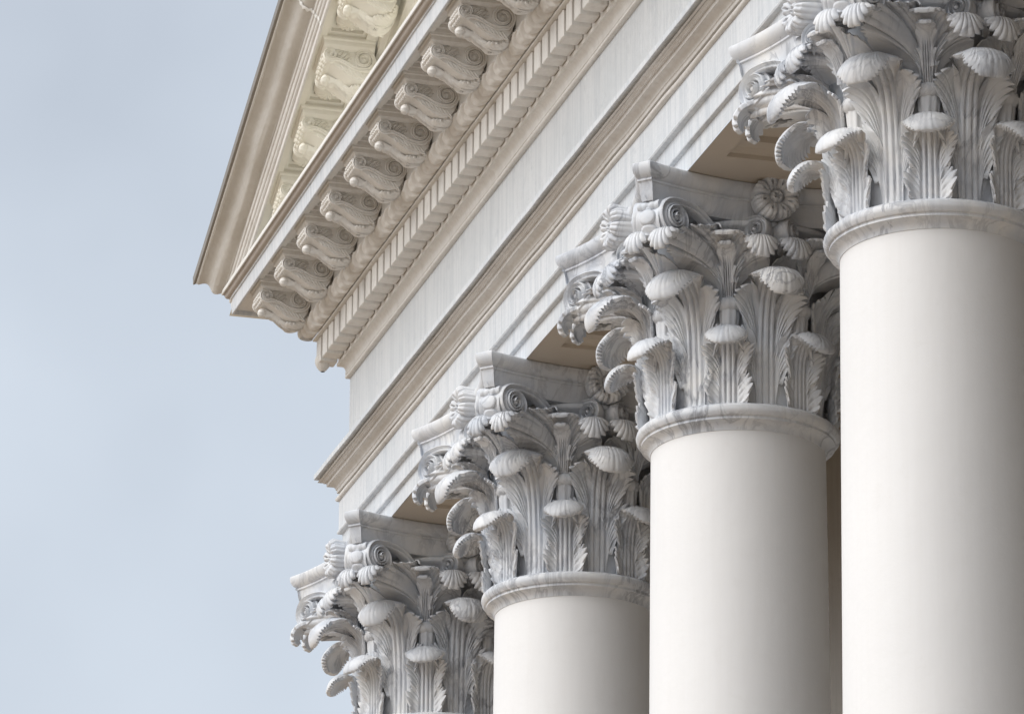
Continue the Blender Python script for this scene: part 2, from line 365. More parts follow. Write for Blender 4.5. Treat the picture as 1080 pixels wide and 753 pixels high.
    line = np.array(line); tg = np.roll(line, -1, 0)-np.roll(line, 1, 0); tg /= np.linalg.norm(tg, axis=1, keepdims=True); nn = np.stack([tg[:, 1], -tg[:, 0]], -1)
    prof = [(.012, -.003), (0, -.016), (-.004, -.045), (.004, -.085), (.025, -.125), (.055, -.155), (.085, -.17), (.088, -.175), (.078, -.18), (.078, -.20), (.10, -.21), (.115, -.26), (.125, -.33), (.14, -.385), (.16, -.425)]
    G = [[(p[0]-m_[0]*i, p[1]-m_[1]*i, z) for p, m_ in zip(line, nn)] for i, z in prof]
    ln_ = np.hypot(line[:, 0], line[:, 1]); G = [[(p[0]/q*.6, p[1]/q*.6, -.003) for p, q in zip(line, ln_)]]+G+[[(p[0]/q*1.0, p[1]/q*1.0, -.434) for p, q in zip(line, ln_)]]
    mb = MB(); mb.grid(G, cv=True); keep('abacus', mb, sharp=30)
    # rosette on each face (axis along +X)
    th = np.linspace(0, 2*PI, 192, endpoint=False); G = []
    for rr in np.linspace(0, 1, 40):
        row = []
        for t in th:
            u = 8*t/(2*PI); f = abs(2*(u-math.floor(u))-1); g = 24*t/(2*PI); gf = abs(2*(g-math.floor(g))-1)
            ro = .28*(1-.09*f**3-.05*gf**1.5*(1))
            rad = rr*ro
            if rr < .33:
                hh = .105-.09*(rr/.33)**3; star = abs(math.cos(2.5*t)); hh -= .06*math.exp(-(rr/(.09+.06*star))**4)
            else:
                q = (rr-.33)/.67; hh = .03+.095*math.sin(PI*min(q*.62+.1, 1))**1.2-.12*max(q-.75, 0)
                hh -= .055*f**2.5*q**.4+.014*gf**2*q; hh -= .06*math.exp(-((q-.40)/.13)**2-(f-.0)**2/.03)
            row.append((1.455+hh*1.1, rad*math.cos(t), -.185+rad*math.sin(t)))
        G.append(row)
    G.append([(1.30, .25*math.cos(t), -.185+.25*math.sin(t)) for t in th])
    mb = MB(); mb.grid(np.array(G), cv=True); keep('rosette', mb)
    # bell
    keep('bell', MB().lathe([(.98, -2.60), (1.0, -2.0), (1.0, -1.4), (1.03, -1.05), (1.10, -.78), (1.2, -.6), (1.29, -.52), (1.33, -.50), (1.345, -.48), (1.345, -.445), (1.32, -.425), (.9, -.42)], 128), sharp=40)
    keep('astragal', MB().lathe([(.9, -2.53), (1.07, -2.535), (1.13, -2.55), (1.162, -2.58), (1.17, -2.615), (1.162, -2.65), (1.135, -2.683), (1.115, -2.688), (1.110, -2.692), (1.112, -2.722), (1.095, -2.728), (1.05, -2.75), (1.02, -2.785), (1.008, -2.825), (.97, -2.827)], 160), sharp=30)
    # shaft with entasis, attic base
    zs = np.linspace(-2.80, -25.6, 60); d = -2.82-zs
    keep('shaft', MB().lathe([(.9, -2.80)]+[(1+.0072*dd*(1-.0045*dd), z) for dd, z in zip(d, zs)], 160), 'shaft')
    keep('base', MB().lathe([(1.1, -25.5), (1.2, -25.55), (1.25, -25.62), (1.2, -25.7), (1.2, -25.74), (1.15, -25.8), (1.2, -25.95), (1.3, -25.98), (1.38, -26.1), (1.3, -26.22), (1.3, -26.24)], 96).box(-1.4, 1.4, -1.4, 1.4, -26.62, -26.24, .02))
    return D
D = proto_meshes()
def jit(a): return float(rng.normal(0, a))
def column(x, label):
    root = tag(link('column', None, None, (x, 0, Z0/S)), label, 'column', 'white marble-topped columns along the portico', 'thing')
    link('shaft', D['shaft'], root); link('base', D['base'], root); link('astragal', D['astragal'], root)
    cap = link('capital', D['bell'], root)
    link('abacus', D['abacus'], cap)
    for k in range(8):
        q = PI/4*k; h = q+PI/8
        link('acanthus_leaf', D['low%d' % rng.integers(3)], cap, rotz=h+jit(.008)); link('acanthus_leaf', D['upp%d' % rng.integers(3)], cap, rotz=q+jit(.008))
        link('calyx_stalk', D['calyx'], cap, rotz=h); link('calyx_leaf', D['cup'], cap, rotz=h)
    for k in range(4):
        f = PI/2*k; d = f-PI/4
        link('rosette', D['rosette'], cap, rotz=f)
        for s_, nm in ((1, 'a'), (-1, 'b')):
            link('volute', D['vol_'+nm], cap, rotz=d); link('inner_helix', D['hel_'+nm], cap, rotz=f)
        link('scaled_strip', D['strip'], cap, rotz=d)
        o = link('volute_leaf', D['vault'], cap, rotz=d); o = link('volute_leaf', D['vault_m'], cap, rotz=d)
        o = link('helix_leaf', D['small'], cap, rotz=f); o = link('helix_leaf', D['small_m'], cap, rotz=f)
    return root
def mirror(me):
    c = me.copy(); v = np.empty(len(c.vertices)*3); c.vertices.foreach_get('co', v); v[1::3] *= -1; c.vertices.foreach_set('co', v); c.flip_normals(); c.update(); return c
D['vault_m'] = mirror(D['vault']); D['small_m'] = mirror(D['small'])
column(BAY, 'largest white column in view, its marble capital cut off by the picture edges')
column(2*BAY, 'white column standing just beyond the nearest one in view, outside the picture')
column(3*BAY, 'white column at the near end of the portico, outside the picture')
column(0, 'column beside the largest one, with the biggest complete marble capital')
column(-BAY, 'column whose short shaft shows between the corner capital and a wider shaft')
column(-2*BAY, 'smallest, farthest column at the building corner, only its marble capital showing')

# ------------------------------------------------------------------ mouldings that run along the front and turn the far corner
XC = -2*BAY                    # the corner column's axis
XR = 3*BAY                     # the front has six columns; this is the last one's axis
XA = .5*BAY                    # the middle of the front, under the point of the gable
YB = 9.0                       # depth of the side return
def wob(n, amp, seed):
    r0 = np.random.default_rng(seed); k = np.interp(np.arange(n), np.linspace(0, n-1, max(4, n//4)), r0.normal(0, 1, max(4, n//4))); return k*amp
def run(prof, xr=XR, step=.25, ret=True, shear=0., amp=.004, seed=0, closed=False, left=None):
    """sweep profile points (offset from the column axis line, height) along the front, mitred round the far corner"""
    prof = np.asarray(prof, float); rows = []
    n = int((xr-XC)/step); r0 = np.random.default_rng(seed+11)
    po = np.cumsum(r0.normal(0, 1, len(prof)))*.25
    xs = np.linspace(xr, XC, n); jx = [wob(n, amp, seed+k) for k in range(3)]
    both = xr == XR and left is None
    if both and ret: rows.append(np.stack([XR+prof[:, 0], np.full(len(prof), YB), prof[:, 1]], -1))
    for i, x in enumerate(xs[:-1]):
        t = (x-XC)/(xr-XC); a_ = XC-prof[:, 0]; b_ = XR+prof[:, 0] if both else np.full(len(prof), xr)
        xx = a_+(b_-a_)*t
        if left is not None: xx = np.full(len(prof), left+(xr-left)*t)
        k_ = 0. if (i == 0 and both) else 1.
        oo = prof[:, 0]+k_*(jx[0][i]*np.sin(po)+jx[1][i]*np.cos(po*1.7)); zz = prof[:, 1]+k_*jx[2][i]*.6*np.sin(po*2.3+1)
        rows.append(np.stack([xx, -oo, zz+shear*(xx-XC)], -1))
    xx = XC-prof[:, 0] if left is None else np.full(len(prof), left)
    rows.append(np.stack([xx, -prof[:, 0], prof[:, 1]+shear*(xx-XC)], -1))
    if ret: rows.append(np.stack([XC-prof[:, 0], np.full(len(prof), YB), prof[:, 1]+shear*(-prof[:, 0])], -1))
    mb = MB().grid(np.array(rows), cv=closed, flip=True)
    if closed: m = len(prof); mb.f.append(tuple(range(m))); mb.f.append(tuple(mb.n-m+k for k in range(m))[::-1])
    return mb
def arcp(cx, cz, r, a0, a1, n=8): return [(cx+r*math.cos(math.radians(a)), cz+r*math.sin(math.radians(a))) for a in np.linspace(a0, a1, n)]
def scurve(p, q, k=.5, n=10, flip=False):
    """ogee between two profile points"""
    out = []
    for t in np.linspace(0, 1, n):
        u = .5-.5*math.cos(PI*t); a, b = (t, u) if not flip else (u, t)
        out.append((p[0]+(q[0]-p[0])*(k*a+(1-k)*t), p[1]+(q[1]-p[1])*(k*b+(1-k)*t)))
    return out
ENT = tag(link('entablature', None, None, (0, 0, Z0/S)), 'white stone entablature carried by the columns, with brackets and dentils under its cornice', 'entablature')
# architrave: three fascias and a crowning moulding; the soffit is a separate painted part
arch = [(1.07, 0), (1.072, .244), (1.10, .246), (1.122, .252), (1.126, .268), (1.115, .280), (1.104, .284), (1.106, .534), (1.13, .538), (1.165, .545), (1.174, .566), (1.165, .588), (1.15, .594), (1.152, 1.018)]
arch += [(1.152, 1.03), (.9, 1.03)]
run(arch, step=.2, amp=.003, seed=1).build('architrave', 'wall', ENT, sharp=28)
ac = [(1.10, 1.022), (1.152, 1.022)]+arcp(1.160, 1.058, .038, -80, 80, 8)+[(1.150, 1.104), (1.0, 1.106), (1.0, 1.142), (1.178, 1.144), (1.182, 1.188), (1.19, 1.192)]
ac += [(1.194+(1.30-1.194)*(1-math.cos(t*PI/2)), 1.196+(1.268-1.196)*math.sin(t*PI/2)) for t in np.linspace(0, 1, 9)]
ac += [(1.302, 1.318), (1.335, 1.320), (1.345, 1.336), (1.375, 1.35), (1.407, 1.352), (1.40, 1.36), (1.0, 1.362)]
run(ac, step=.12, amp=.0035, seed=31).build('architrave_crown', 'crown', ENT, sharp=28)
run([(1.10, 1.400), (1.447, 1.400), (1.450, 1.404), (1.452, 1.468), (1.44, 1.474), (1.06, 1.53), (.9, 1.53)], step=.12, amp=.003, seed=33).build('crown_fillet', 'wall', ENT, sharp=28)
run([(1.372, 1.345), (1.372, 1.42)], amp=.0, seed=34).build('slot_shade_strip', 'inner', ENT); run([(1.118, 1.10), (1.118, 1.155)], amp=.0, seed=34).build('slot_shade_strip', 'inner', ENT)  # dark strips paint the shade line into both slots of the crown
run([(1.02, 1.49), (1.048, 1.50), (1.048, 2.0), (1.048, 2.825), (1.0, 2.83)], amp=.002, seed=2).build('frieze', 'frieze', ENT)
bed = [(1.0, 2.818), (1.075, 2.82)]+arcp(1.082, 2.846, .028, -90, 90, 8)+[(1.086, 2.876), (1.104, 2.878), (1.107, 2.905), (1.100, 2.912)]
bed += [(1.102+.075*(1-math.cos(t*PI/2)), 2.914+.105*math.sin(t*PI/2)) for t in np.linspace(0, 1, 8)]+[(1.178, 3.024), (1.205, 3.026), (1.208, 3.068), (1.198, 3.074), (1.19, 3.078), (1.19, 3.47)]
run(bed, amp=.003, seed=3).build('bed_moulding', 'mould', ENT, sharp=28)
# dentils
def jit(a): return float(rng.normal(0, a))
dm = []
for k in range(3):
    dm.append(MB().box(-.118, .118, -.255+jit(.004), 0, 3.098, 3.466, .008+.003*k).build('dentil', 'mould', ENT, (0, -1.195, 0)))
PIT = BAY/19; k0 = 0; x = XC-1.45+.125
while x < XR+1.35 and k0 < 100:
    if k0 < 3: o = dm[k0]
    else: o = dm[k0 % 3].copy(); col.objects.link(o); o.parent = ENT
    o.location = (S*x, -1.195*S, S*jit(.003)); o.rotation_euler = (0, 0, jit(.006)); x += PIT; k0 += 1
run([(1.19, 3.462), (1.455, 3.463), (1.488, 3.466), (1.495, 3.474), (1.495, 3.486), (1.47, 3.495), (1.44, 3.50), (1.42, 3.54), (1.42, 3.74), (1.0, 3.75)], amp=.003, seed=4).build('dentil_fillet', 'mould', ENT, sharp=28)
# fluted drop at the far corner of the dentil row
a = np.linspace(0, 1, 14)
MB().lathe([(.001+.105*math.sin(PI*min(1, t*.88+.06))**.8, -.13+.30*t) for t in a]+[(.02, .18), (.02, .34)], 60, flute=lambda t: 1+.07*np.abs(np.cos(6*t))).build('corner_drop', 'mould', ENT, (XC-1.37, -1.37, 3.12))
# egg and dart roll
def eggs():
    n_v = 30; va = np.linspace(-100, 10, n_v); P_ = BAY/19; xs = np.arange(XC-1.72, XR+1.72, P_/26); rows = []
    for x in xs:
        row = []
        for a in va:
            v = (a+100)/110; k = 2*v-1
            p = ((x-XC)/P_-.42*k*k) % 1
            h = .036*math.exp(-((p-.30)/.075)**2)-.026*math.exp(-((p-.47)/.06)**2)-.022*math.exp(-((p-.12)/.06)**2)
            m = max(0, math.sin(PI*np.clip((p-.5)/.75 if p > .5 else (p+.5)/.75, 0, 1)))
            h += .016*m*(1-.9*k*k)+.009*m*math.cos(8*k+2)-.004
            h *= float(smooth(np.array(v), 0, .08)*smooth(np.array(1-v), 0, .06))
            r = .152+h; row.append((x, -(1.51+r*math.cos(math.radians(a))), 3.665+r*math.sin(math.radians(a))))
        rows.append(row)
    rows = np.array(rows); rows[..., 0] = np.clip(rows[..., 0], XC+rows[..., 1], XR-rows[..., 1])
    return MB().grid(rows)
eggs().build('egg_and_dart', 'mould', ENT, sharp=70)
run([(1.50, 3.672), (1.645, 3.674), (1.655, 3.68), (1.655, 3.70), (1.64, 3.71), (1.625, 3.782), (1.62, 3.79), (1.62, 4.03)]+[(1.625, 4.035), (1.64, 4.05), (1.65, 4.075), (1.68, 4.10), (1.69, 4.14), (1.69, 4.18)], amp=.002, seed=6).build('bracket_band', 'mould', ENT, sharp=28)
# coffered soffit, drip edge and crown of the cornice
def coffers(x_list, half, o0, o1, z, mat_steps=((.0, .05), (.05, .05), (.05, .07)), oin=1.69, oout=2.447, shear=0.):
    mb = MB()
    def rect(x0, x1, a, b, zz): return [(x0, -a, zz), (x1, -a, zz), (x1, -b, zz), (x0, -b, zz)]
    for xa, xb in x_list:
        loops = [rect(xa, xb, oin, oout, z)]
        cx = (xa+xb)/2; x0, x1, p0, p1, zz = cx-half, cx+half, o0, o1, z
        loops.append(rect(x0, x1, p0, p1, zz))
        for ins, up in mat_steps:
            x0 += ins; x1 -= ins; p0 += ins; p1 -= ins; loops.append(rect(x0, x1, p0, p1, zz)); zz += up; loops.append(rect(x0, x1, p0, p1, zz))
        L_ = np.array(loops); L_[..., 2] += shear*(L_[..., 0]-XC)
        mb.grid(L_, cv=True); mb.f.append(tuple(mb.n-4+k for k in range(4)))
    return mb
SP = BAY/5
MOD = [XC-SP+k*SP for k in range(0, 28)]
bays = [(x, x+SP) for x in MOD[:-1]]
CS = .445
coffers([(XC-2.447, MOD[0])][:0]+bays, .36, 1.80, 2.33, 4.172).build('coffered_soffit', 'mould', ENT)
mb = MB(); mb.add([(XC-2.447, -1.69, 4.172), (MOD[0], -1.69, 4.172), (MOD[0], -2.447, 4.172), (XC-2.447, -2.447, 4.172)], [(0, 1, 2, 3)])
mb.add([(XC-2.447, -1.69, 4.172), (XC-1.69, -1.69, 4.172), (XC-1.69, YB, 4.172), (XC-2.447, YB, 4.172)], [(0, 1, 2, 3)]); mb.build('corner_soffit', 'mould', ENT); mb = MB(); mb.add([(MOD[-1], -1.69, 4.172), (XR+2.447, -1.69, 4.172), (XR+2.447, -2.447, 4.172), (MOD[-1], -2.447, 4.172)], [(0, 1, 2, 3)]); mb.add([(XR+1.69, -1.69, 4.172), (XR+2.447, -1.69, 4.172), (XR+2.447, YB, 4.172), (XR+1.69, YB, 4.172)], [(0, 1, 2, 3)]); mb.build('corner_soffit', 'mould', ENT)
cor = [(2.43, 4.18), (2.432, 4.112), (2.437, 4.108), (2.456, 4.108), (2.461, 4.114), (2.472, 4.318), (2.478, 4.325), (2.494, 4.326), (2.497, 4.345)]
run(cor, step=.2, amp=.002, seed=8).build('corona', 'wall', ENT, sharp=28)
crn = [(2.47, 4.335), (2.498, 4.337), (2.500, 4.352)]+[(2.503+.048*math.sin(t*PI/2), 4.355+.050*(1-math.cos(t*PI/2))) for t in np.linspace(0, 1, 6)]+[(2.556, 4.408), (2.557, 4.424), (2.570, 4.426), (2.576, 4.432)]
run(crn, step=.2, amp=.002, seed=9).build('crown_moulding', 'stain', ENT, sharp=28)
run([(2.574, 4.434), (2.590, 4.434), (2.592, 4.440), (2.594, 4.486), (2.588, 4.494), (1.3, 4.60), (1.0, 4.60)], step=.2, amp=.002, seed=10).build('cornice_ledge', 'caulk', ENT, sharp=28)

# ------------------------------------------------------------------ scroll brackets
def bracket(shear=0.):
    parts = []
    W_ = .222; C1, r1 = (2.255, 3.953), .098; C2, r2 = (1.785, 3.925), .172
    top = 4.045
    def body():
        o = [(1.63, top), (2.255, top)]
        o += [(C1[0]+r1*math.cos(math.radians(a)), C1[1]+r1*math.sin(math.radians(a))) for a in np.linspace(86, -95, 22)]
        low, _ = cat([(2.235, 3.853), (2.18, 3.815), (2.10, 3.765), (1.99, 3.685), (1.87, 3.628), (1.76, 3.645), (1.68, 3.72), (1.63, 3.84)], 26)
        o += [tuple(p) for p in low[1:]]
        o = np.array(o); n = len(o); c = o.mean(0); mb = MB(); G = []
        for xx, ins in ((W_-.0, .02), (W_-.004, .006), (W_-.014, 0), (-W_+.014, 0), (-W_+.004, .006), (-W_, .02)):
            d = o-c; G.append(np.stack([np.full(n, xx), -(c[0]+d[:, 0]*(1-ins)), c[1]+d[:, 1]*(1-ins)], -1))
        mb.grid(np.array(G), cv=True, flip=True); k = mb.n-6*n
        mb.f.append(tuple(k+i for i in range(n))); mb.f.append(tuple(mb.n-n+i for i in range(n))[::-1])
        # relief on both cheeks: the S-shaped band, its two spirals and the fine leaves between
        for sg in (1, -1):
            nrm = np.array([sg, 0, 0.]); X = sg*(W_-.012)
            def p3(a): a = np.asarray(a); return np.stack([np.full(len(a), X), -a[:, 0], a[:, 1]], -1)
            th = np.linspace(0, 4.0*PI, 70); rr = r1*(.93-.74*th/th[-1]); sp1 = np.stack([C1[0]+rr*np.cos(-PI/2-.1+th), C1[1]+rr*np.sin(-PI/2-.1+th)], -1)[::-1]
            th2 = np.linspace(0, 4.2*PI, 90); rq = r2*(.90-.74*th2/th2[-1]); sp2 = np.stack([C2[0]+rq*np.cos(-PI/2-th2), C2[1]+rq*np.sin(-PI/2-th2)], -1)
            mid, _ = cat([sp1[-1], (2.17, 3.885), (2.06, 3.852), (1.96, 3.80), (1.87, 3.772), sp2[0]], 30)
            pts = np.concatenate([sp1[:-1], mid[:-1], sp2]); m = len(pts)
            wv = np.interp(np.arange(m), [0, 68, 85, 100, m-1], [.018, .045, .06, .06, .022])
            band(mb, p3(pts), nrm, wv, np.full(m, .048), np.zeros(m))
            t = np.linspace(0, 2*PI, 20, endpoint=False)
            for C_, rad in ((C1, .03), (C2, .032)):
                mb.grid(np.array([[(X+sg*hh, -(C_[0]+q*math.cos(k)), C_[1]+q*math.sin(k)) for k in t] for q, hh in ((rad, .01), (rad*.9, .03), (rad*.5, .04), (0, .042))]), cv=True, flip=(sg < 0))
            for (p, q, w_) in (((2.16, 3.925), (2.07, 4.02), .03), ((2.13, 3.90), (2.0, 4.01), .035), ((2.07, 3.885), (1.975, 3.985), .03), ((2.03, 3.87), (1.96, 3.93), .025), ((2.19, 3.99), (2.12, 4.03), .02), ((1.66, 3.99), (1.64, 4.03), .02)):
                ln, _ = cat([p, ((p[0]*.6+q[0]*.4)+.012, (p[1]*.6+q[1]*.4)+.006), q], 10)
                band(mb, p3(ln), nrm, w_*np.sin(np.linspace(.25, PI-.1, 10)), np.full(10, .036), np.zeros(10))
            # leaf edge seen on the cheek under the band
            for k in range(7):
                a0 = .08+k*.13; ln, _ = cat([(2.16-.42*a0, 3.825-.115*a0), (2.125-.42*a0, 3.79-.14*a0), (2.075-.42*a0, 3.765-.155*a0)], 8)
                band(mb, p3(ln), nrm, .055*np.sin(np.linspace(.5, PI-.15, 8)), np.full(8, .03), np.zeros(8))
        # carved rows on the front of the small roll
        for i in range(4):
            for j in range(5):
                a = math.radians(40-i*30); y = -.15+.075*j+(.037 if i % 2 else 0)
                c_ = (C1[0]+r1*math.cos(a), C1[1]+r1*math.sin(a)); t = np.linspace(0, 2*PI, 10, endpoint=False); e1 = (-math.sin(a), math.cos(a)); n1 = (math.cos(a), math.sin(a))
                mb.grid(np.array([[(y+q*math.sin(k), -(c_[0]+e1[0]*q*math.cos(k)*.8+n1[0]*hh), c_[1]+e1[1]*q*math.cos(k)*.8+n1[1]*hh) for k in t] for q, hh in ((.03, -.01), (.027, .012), (.012, .022), (0, .016))]), cv=True)
        return mb
    B = body()
    lf = leaf([(3.655-1.62, .0)]*0+[(0, 0), (.0, .1)], .2, .1) if False else None
    # acanthus leaf under the bracket, curling to a knob at the front; built in (o,z) with the front side facing down
    sp = [(1.645, 3.84), (1.675, 3.72), (1.75, 3.635), (1.865, 3.60), (1.97, 3.645), (2.06, 3.715), (2.13, 3.765), (2.19, 3.80), (2.24, 3.83)]
    Lf = leaf([(a, b) for a, b in sp], .185, .13, kc=(-.8, -2.0), seed=9, wb=.05, A=.005, bounds=(0, .2, .4, .58, .74, 1.0), teeth=(3, 3, 3, 3, 4), th=.07, rho=50, hood=.70, ns=110, cut=.14, tooth=.10, taper=.75)
    v = np.concatenate(Lf.v); Lf.v = [np.stack([v[:, 1], -v[:, 0], v[:, 2]], -1)]
    kn = MB().lathe([(.066*math.sin(q), -.066*math.cos(q)) for q in np.linspace(.02, PI-.02, 12)], 40, flute=lambda t: 1+.06*np.cos(7*t)); kv = kn.v[0]
    Lf.add(np.stack([kv[:, 0], -2.272-kv[:, 2]*.95, 3.765+kv[:, 1]], -1), kn.f)
    cap = MB(); prof = [(0, 4.035), (.018, 4.04), (.024, 4.052), (.034, 4.064), (.052, 4.074), (.056, 4.08), (.058, 4.135), (.064, 4.14), (.078, 4.148), (.080, 4.176)]
    path = lambda i: [(W_+i, 1.64), (W_+i, 2.30+i), (-W_-i, 2.30+i), (-W_-i, 1.64)]
    cap.grid(np.array([[(x_, -o_, z) for x_, o_ in path(i)] for i, z in prof]))
    for m_ in (B, Lf, cap):
        m_.v = [np.concatenate(m_.v)]; m_.v[0][:, 2] += shear*m_.v[0][:, 0]
    return B, Lf, cap
def place_brackets(parent, xs, mat, shear, z0=0.):
    B, Lf, cap = bracket(shear); b = B.build('bracket', mat, parent, sharp=40); l = Lf.build('bracket_leaf', mat, b, sharp=50); c = cap.build('bracket_cap', mat, b, sharp=28)
    for k, x in enumerate(xs):
        if k: 
            o = b.copy(); col.objects.link(o); o.parent = parent
            for ch in (l, c): q = ch.copy(); col.objects.link(q); q.parent = o
        else: o = b
        o.location = (x*S, 0, (z0+shear*(x-XC))*S)
place_brackets(ENT, MOD, 'mould', 0.)
# inner faces of the beam and its panelled soffit
def panel_soffit():
    mb = MB()
    for k in range(-2, 3):
        xa, xb = k*BAY, (k+1)*BAY
        def rect(x0, x1, w_, z): return [(x0, -w_, z), (x1, -w_, z), (x1, w_, z), (x0, w_, z)]
        lo = [rect(xa, xb, 1.064, .0), rect(xa+2.07, xb-2.07, .78, .0), rect(xa+2.075, xb-2.075, .775, .05), rect(xa+2.16, xb-2.16, .72, .053), rect(xa+2.20, xb-2.20, .70, .085), rect(xa+2.38, xb-2.38, .66, .088), rect(xa+2.385, xb-2.385, .655, .16)]
        mb.grid(np.array(lo), cv=True); mb.f.append(tuple(mb.n-4+k_ for k_ in range(4)))
    mb.add([(XR, -1.064, 0), (XR+1.064, -1.064, 0), (XR+1.064, YB, 0), (XR, YB, 0)], [(0, 1, 2, 3)])
    mb.add([(XR-1.064, 1.064, 0), (XR, 1.064, 0), (XR, YB, 0), (XR-1.064, YB, 0)], [(0, 1, 2, 3)])
    mb.add([(XC-1.064, -1.064, 0), (XC, -1.064, 0), (XC, YB, 0), (XC-1.064, YB, 0)], [(0, 1, 2, 3)])
    mb.add([(XC, 1.064, 0), (XC+1.064, 1.064, 0), (XC+1.064, YB, 0), (XC, YB, 0)], [(0, 1, 2, 3)])
    return mb
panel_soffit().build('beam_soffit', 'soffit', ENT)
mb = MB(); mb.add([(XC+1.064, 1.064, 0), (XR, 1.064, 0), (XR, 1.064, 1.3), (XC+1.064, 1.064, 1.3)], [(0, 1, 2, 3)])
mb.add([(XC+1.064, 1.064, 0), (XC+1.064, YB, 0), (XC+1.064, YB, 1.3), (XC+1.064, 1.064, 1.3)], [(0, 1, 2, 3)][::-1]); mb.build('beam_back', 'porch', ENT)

# ------------------------------------------------------------------ pediment
TA = math.tan(math.radians(23.4))
PED = tag(link('pediment', None, None, (0, 0, Z0/S)), 'gable rising above the cornice, its sloping gutter and cream bracketed soffit at upper left', 'pediment')
HB = 5.27                       # underside of the sloping corona, measured at the corner column's axis
RX = XA
rc = [(2.43, HB+.07), (2.432, HB+.004), (2.437, HB), (2.462, HB), (2.467, HB+.006), (2.472, HB+.085), (2.478, HB+.09), (2.49, HB+.092), (2.492, HB+.12)]
run(rc, xr=RX, amp=.002, seed=20, shear=TA, ret=False).build('sloping_corona', 'mould', PED, sharp=28)
rf = [(2.48, HB+.112), (2.496, HB+.113), (2.497, HB+.16), (2.501, HB+.162)]+[(2.504+.022*math.sin(t*PI/2), HB+.165+.04*(1-math.cos(t*PI/2))) for t in np.linspace(0, 1, 6)]
rf += [(2.527, HB+.208), (2.529, HB+.240), (2.545, HB+.243), (2.556, HB+.265), (2.558, HB+.286), (2.53, HB+.29)]
run(rf, xr=RX, amp=.002, seed=21, shear=TA, ret=False).build('sloping_fillet', 'mould', PED, sharp=28)
cy = [(2.53, HB+.285), (2.566, HB+.287), (2.57, HB+.30)]
for t in np.linspace(0, 1, 22):
    cy.append((2.575+.300*(t+.085*math.sin(2*PI*t)), HB+.305+.330*(t-.085*math.sin(2*PI*t))))
cy += [(2.878, HB+.640), (2.884, HB+.652), (2.87, HB+.66)]
run(cy, xr=RX, step=.12, amp=.006, seed=22, shear=TA, ret=False).build('gutter', 'gutter', PED, sharp=28)
run([(2.87, HB+.655), (2.893, HB+.655), (2.899, HB+.66), (2.901, HB+.672)], xr=RX, amp=.002, seed=24, shear=TA, ret=False).build('gutter_bead', 'caulk', PED, sharp=28)
run([(2.896, HB+.670), (2.930, HB+.672), (2.937, HB+.68), (2.942, HB+.79), (2.93, HB+.80), (2.4, HB+.86), (0, HB+.9), (-YB, HB+.9)], xr=RX, amp=.004, seed=25, shear=TA, ret=False).build('gutter_lip', 'inner_lip', PED, sharp=28)
RSP = 1.236
RMOD = [-11.21+RSP*(k-4)-.0 for k in range(0, 30) if XC-.35 < -11.21+RSP*(k-4) < RX+.2]
rb = [(RMOD[0]-RSP*k, RMOD[0]-RSP*(k-1)) for k in (2, 1)]+[(x, x+RSP) for x in RMOD]
rb = [q for q in rb if q[1] < XA+.9]
coffers(rb, .335, 1.78, 2.33, HB+.062, oin=1.55, shear=TA).build('sloping_soffit', 'cream', PED)
place_brackets(PED, RMOD, 'cream', TA, z0=HB-4.11)
# half-round shells set in the sloping coffers
for k, x in enumerate(RMOD):
    mb = MB(); t = np.linspace(0, 2*PI, 96, endpoint=False); G = []
    for rr in np.linspace(0, 1, 14):
        row = []
        for a in t:
            f = abs(math.cos(8*a)); rad = rr*.20*(1-.07*(1-f)**2); h = .10*math.sqrt(max(0, 1-rr*rr*.98))+.02*(f-.5)*rr
            row.append((rad*math.cos(a)*1.0, rad*math.sin(a), -h+TA*rad*math.cos(a)))
        G.append(row)
    if k == 0: sh = mb.grid(np.array(G), cv=True).build('soffit_shell', 'cream', PED); o = sh
    else: o = sh.copy(); col.objects.link(o); o.parent = PED
    xc = x+RSP/2; o.location = (xc*S, -2.08*S, (HB+.10+TA*(xc-XC))*S)
# back wall of the gable and its bed moulding
run([(1.05, HB-1.6), (1.05, HB-.62), (1.2, HB-.60), (1.3, HB-.5), (1.45, HB-.46), (1.52, HB-.34), (1.53, HB-.1), (1.55, HB-.08), (1.60, HB-.04), (1.62, HB+.03)], xr=RX, shear=TA, amp=.001, seed=26, ret=False, left=XC-1.0).build('gable_wall', 'cream', PED, sharp=28)
# a length of white jointing compound across the gutter
def seam(xs):
    prof = np.array(rc[3:]+rf[3:-1]+cy[2:-1]); mb = MB(); G = []
    for dx, up in ((-.028, 0), (-.014, .007), (.014, .007), (.028, 0)):
        j = np.array([math.sin(i*1.7)*.012-.22*(i/len(prof)) for i in range(len(prof))])
        xx = xs+dx*(1+.3*np.sin(np.arange(len(prof))*2.1))+j
        G.append(np.stack([xx, -(prof[:, 0]+.004+up), prof[:, 1]-.004-up+TA*(xx-XC)], -1))
    return mb.grid(np.array(G))
seam(-10.69).build('gutter_seam', 'caulk', PED)
def tymp():
    xs = np.linspace(XC-1.0, XA, 30); return MB().grid(np.array([[(x, -1.03, 4.5), (x, -1.03, max(4.5, HB-.3+TA*(x-XC)))] for x in xs]))
tymp().build('tympanum', 'cream', PED)
mir = {}
def flip_x(o, parent):
    me = o.data
    if me.name not in mir:
        c = me.copy(); v = np.empty(len(c.vertices)*3); c.vertices.foreach_get('co', v); v[0::3] *= -1; c.vertices.foreach_set('co', v); c.flip_normals(); c.update(); mir[me.name] = c
    q = bpy.data.objects.new(o.name.split('.')[0], mir[me.name]); col.objects.link(q); q.parent = parent
    q.location = (2*XA*S-o.location[0] if parent == PED else -o.location[0], o.location[1], o.location[2])
    return q
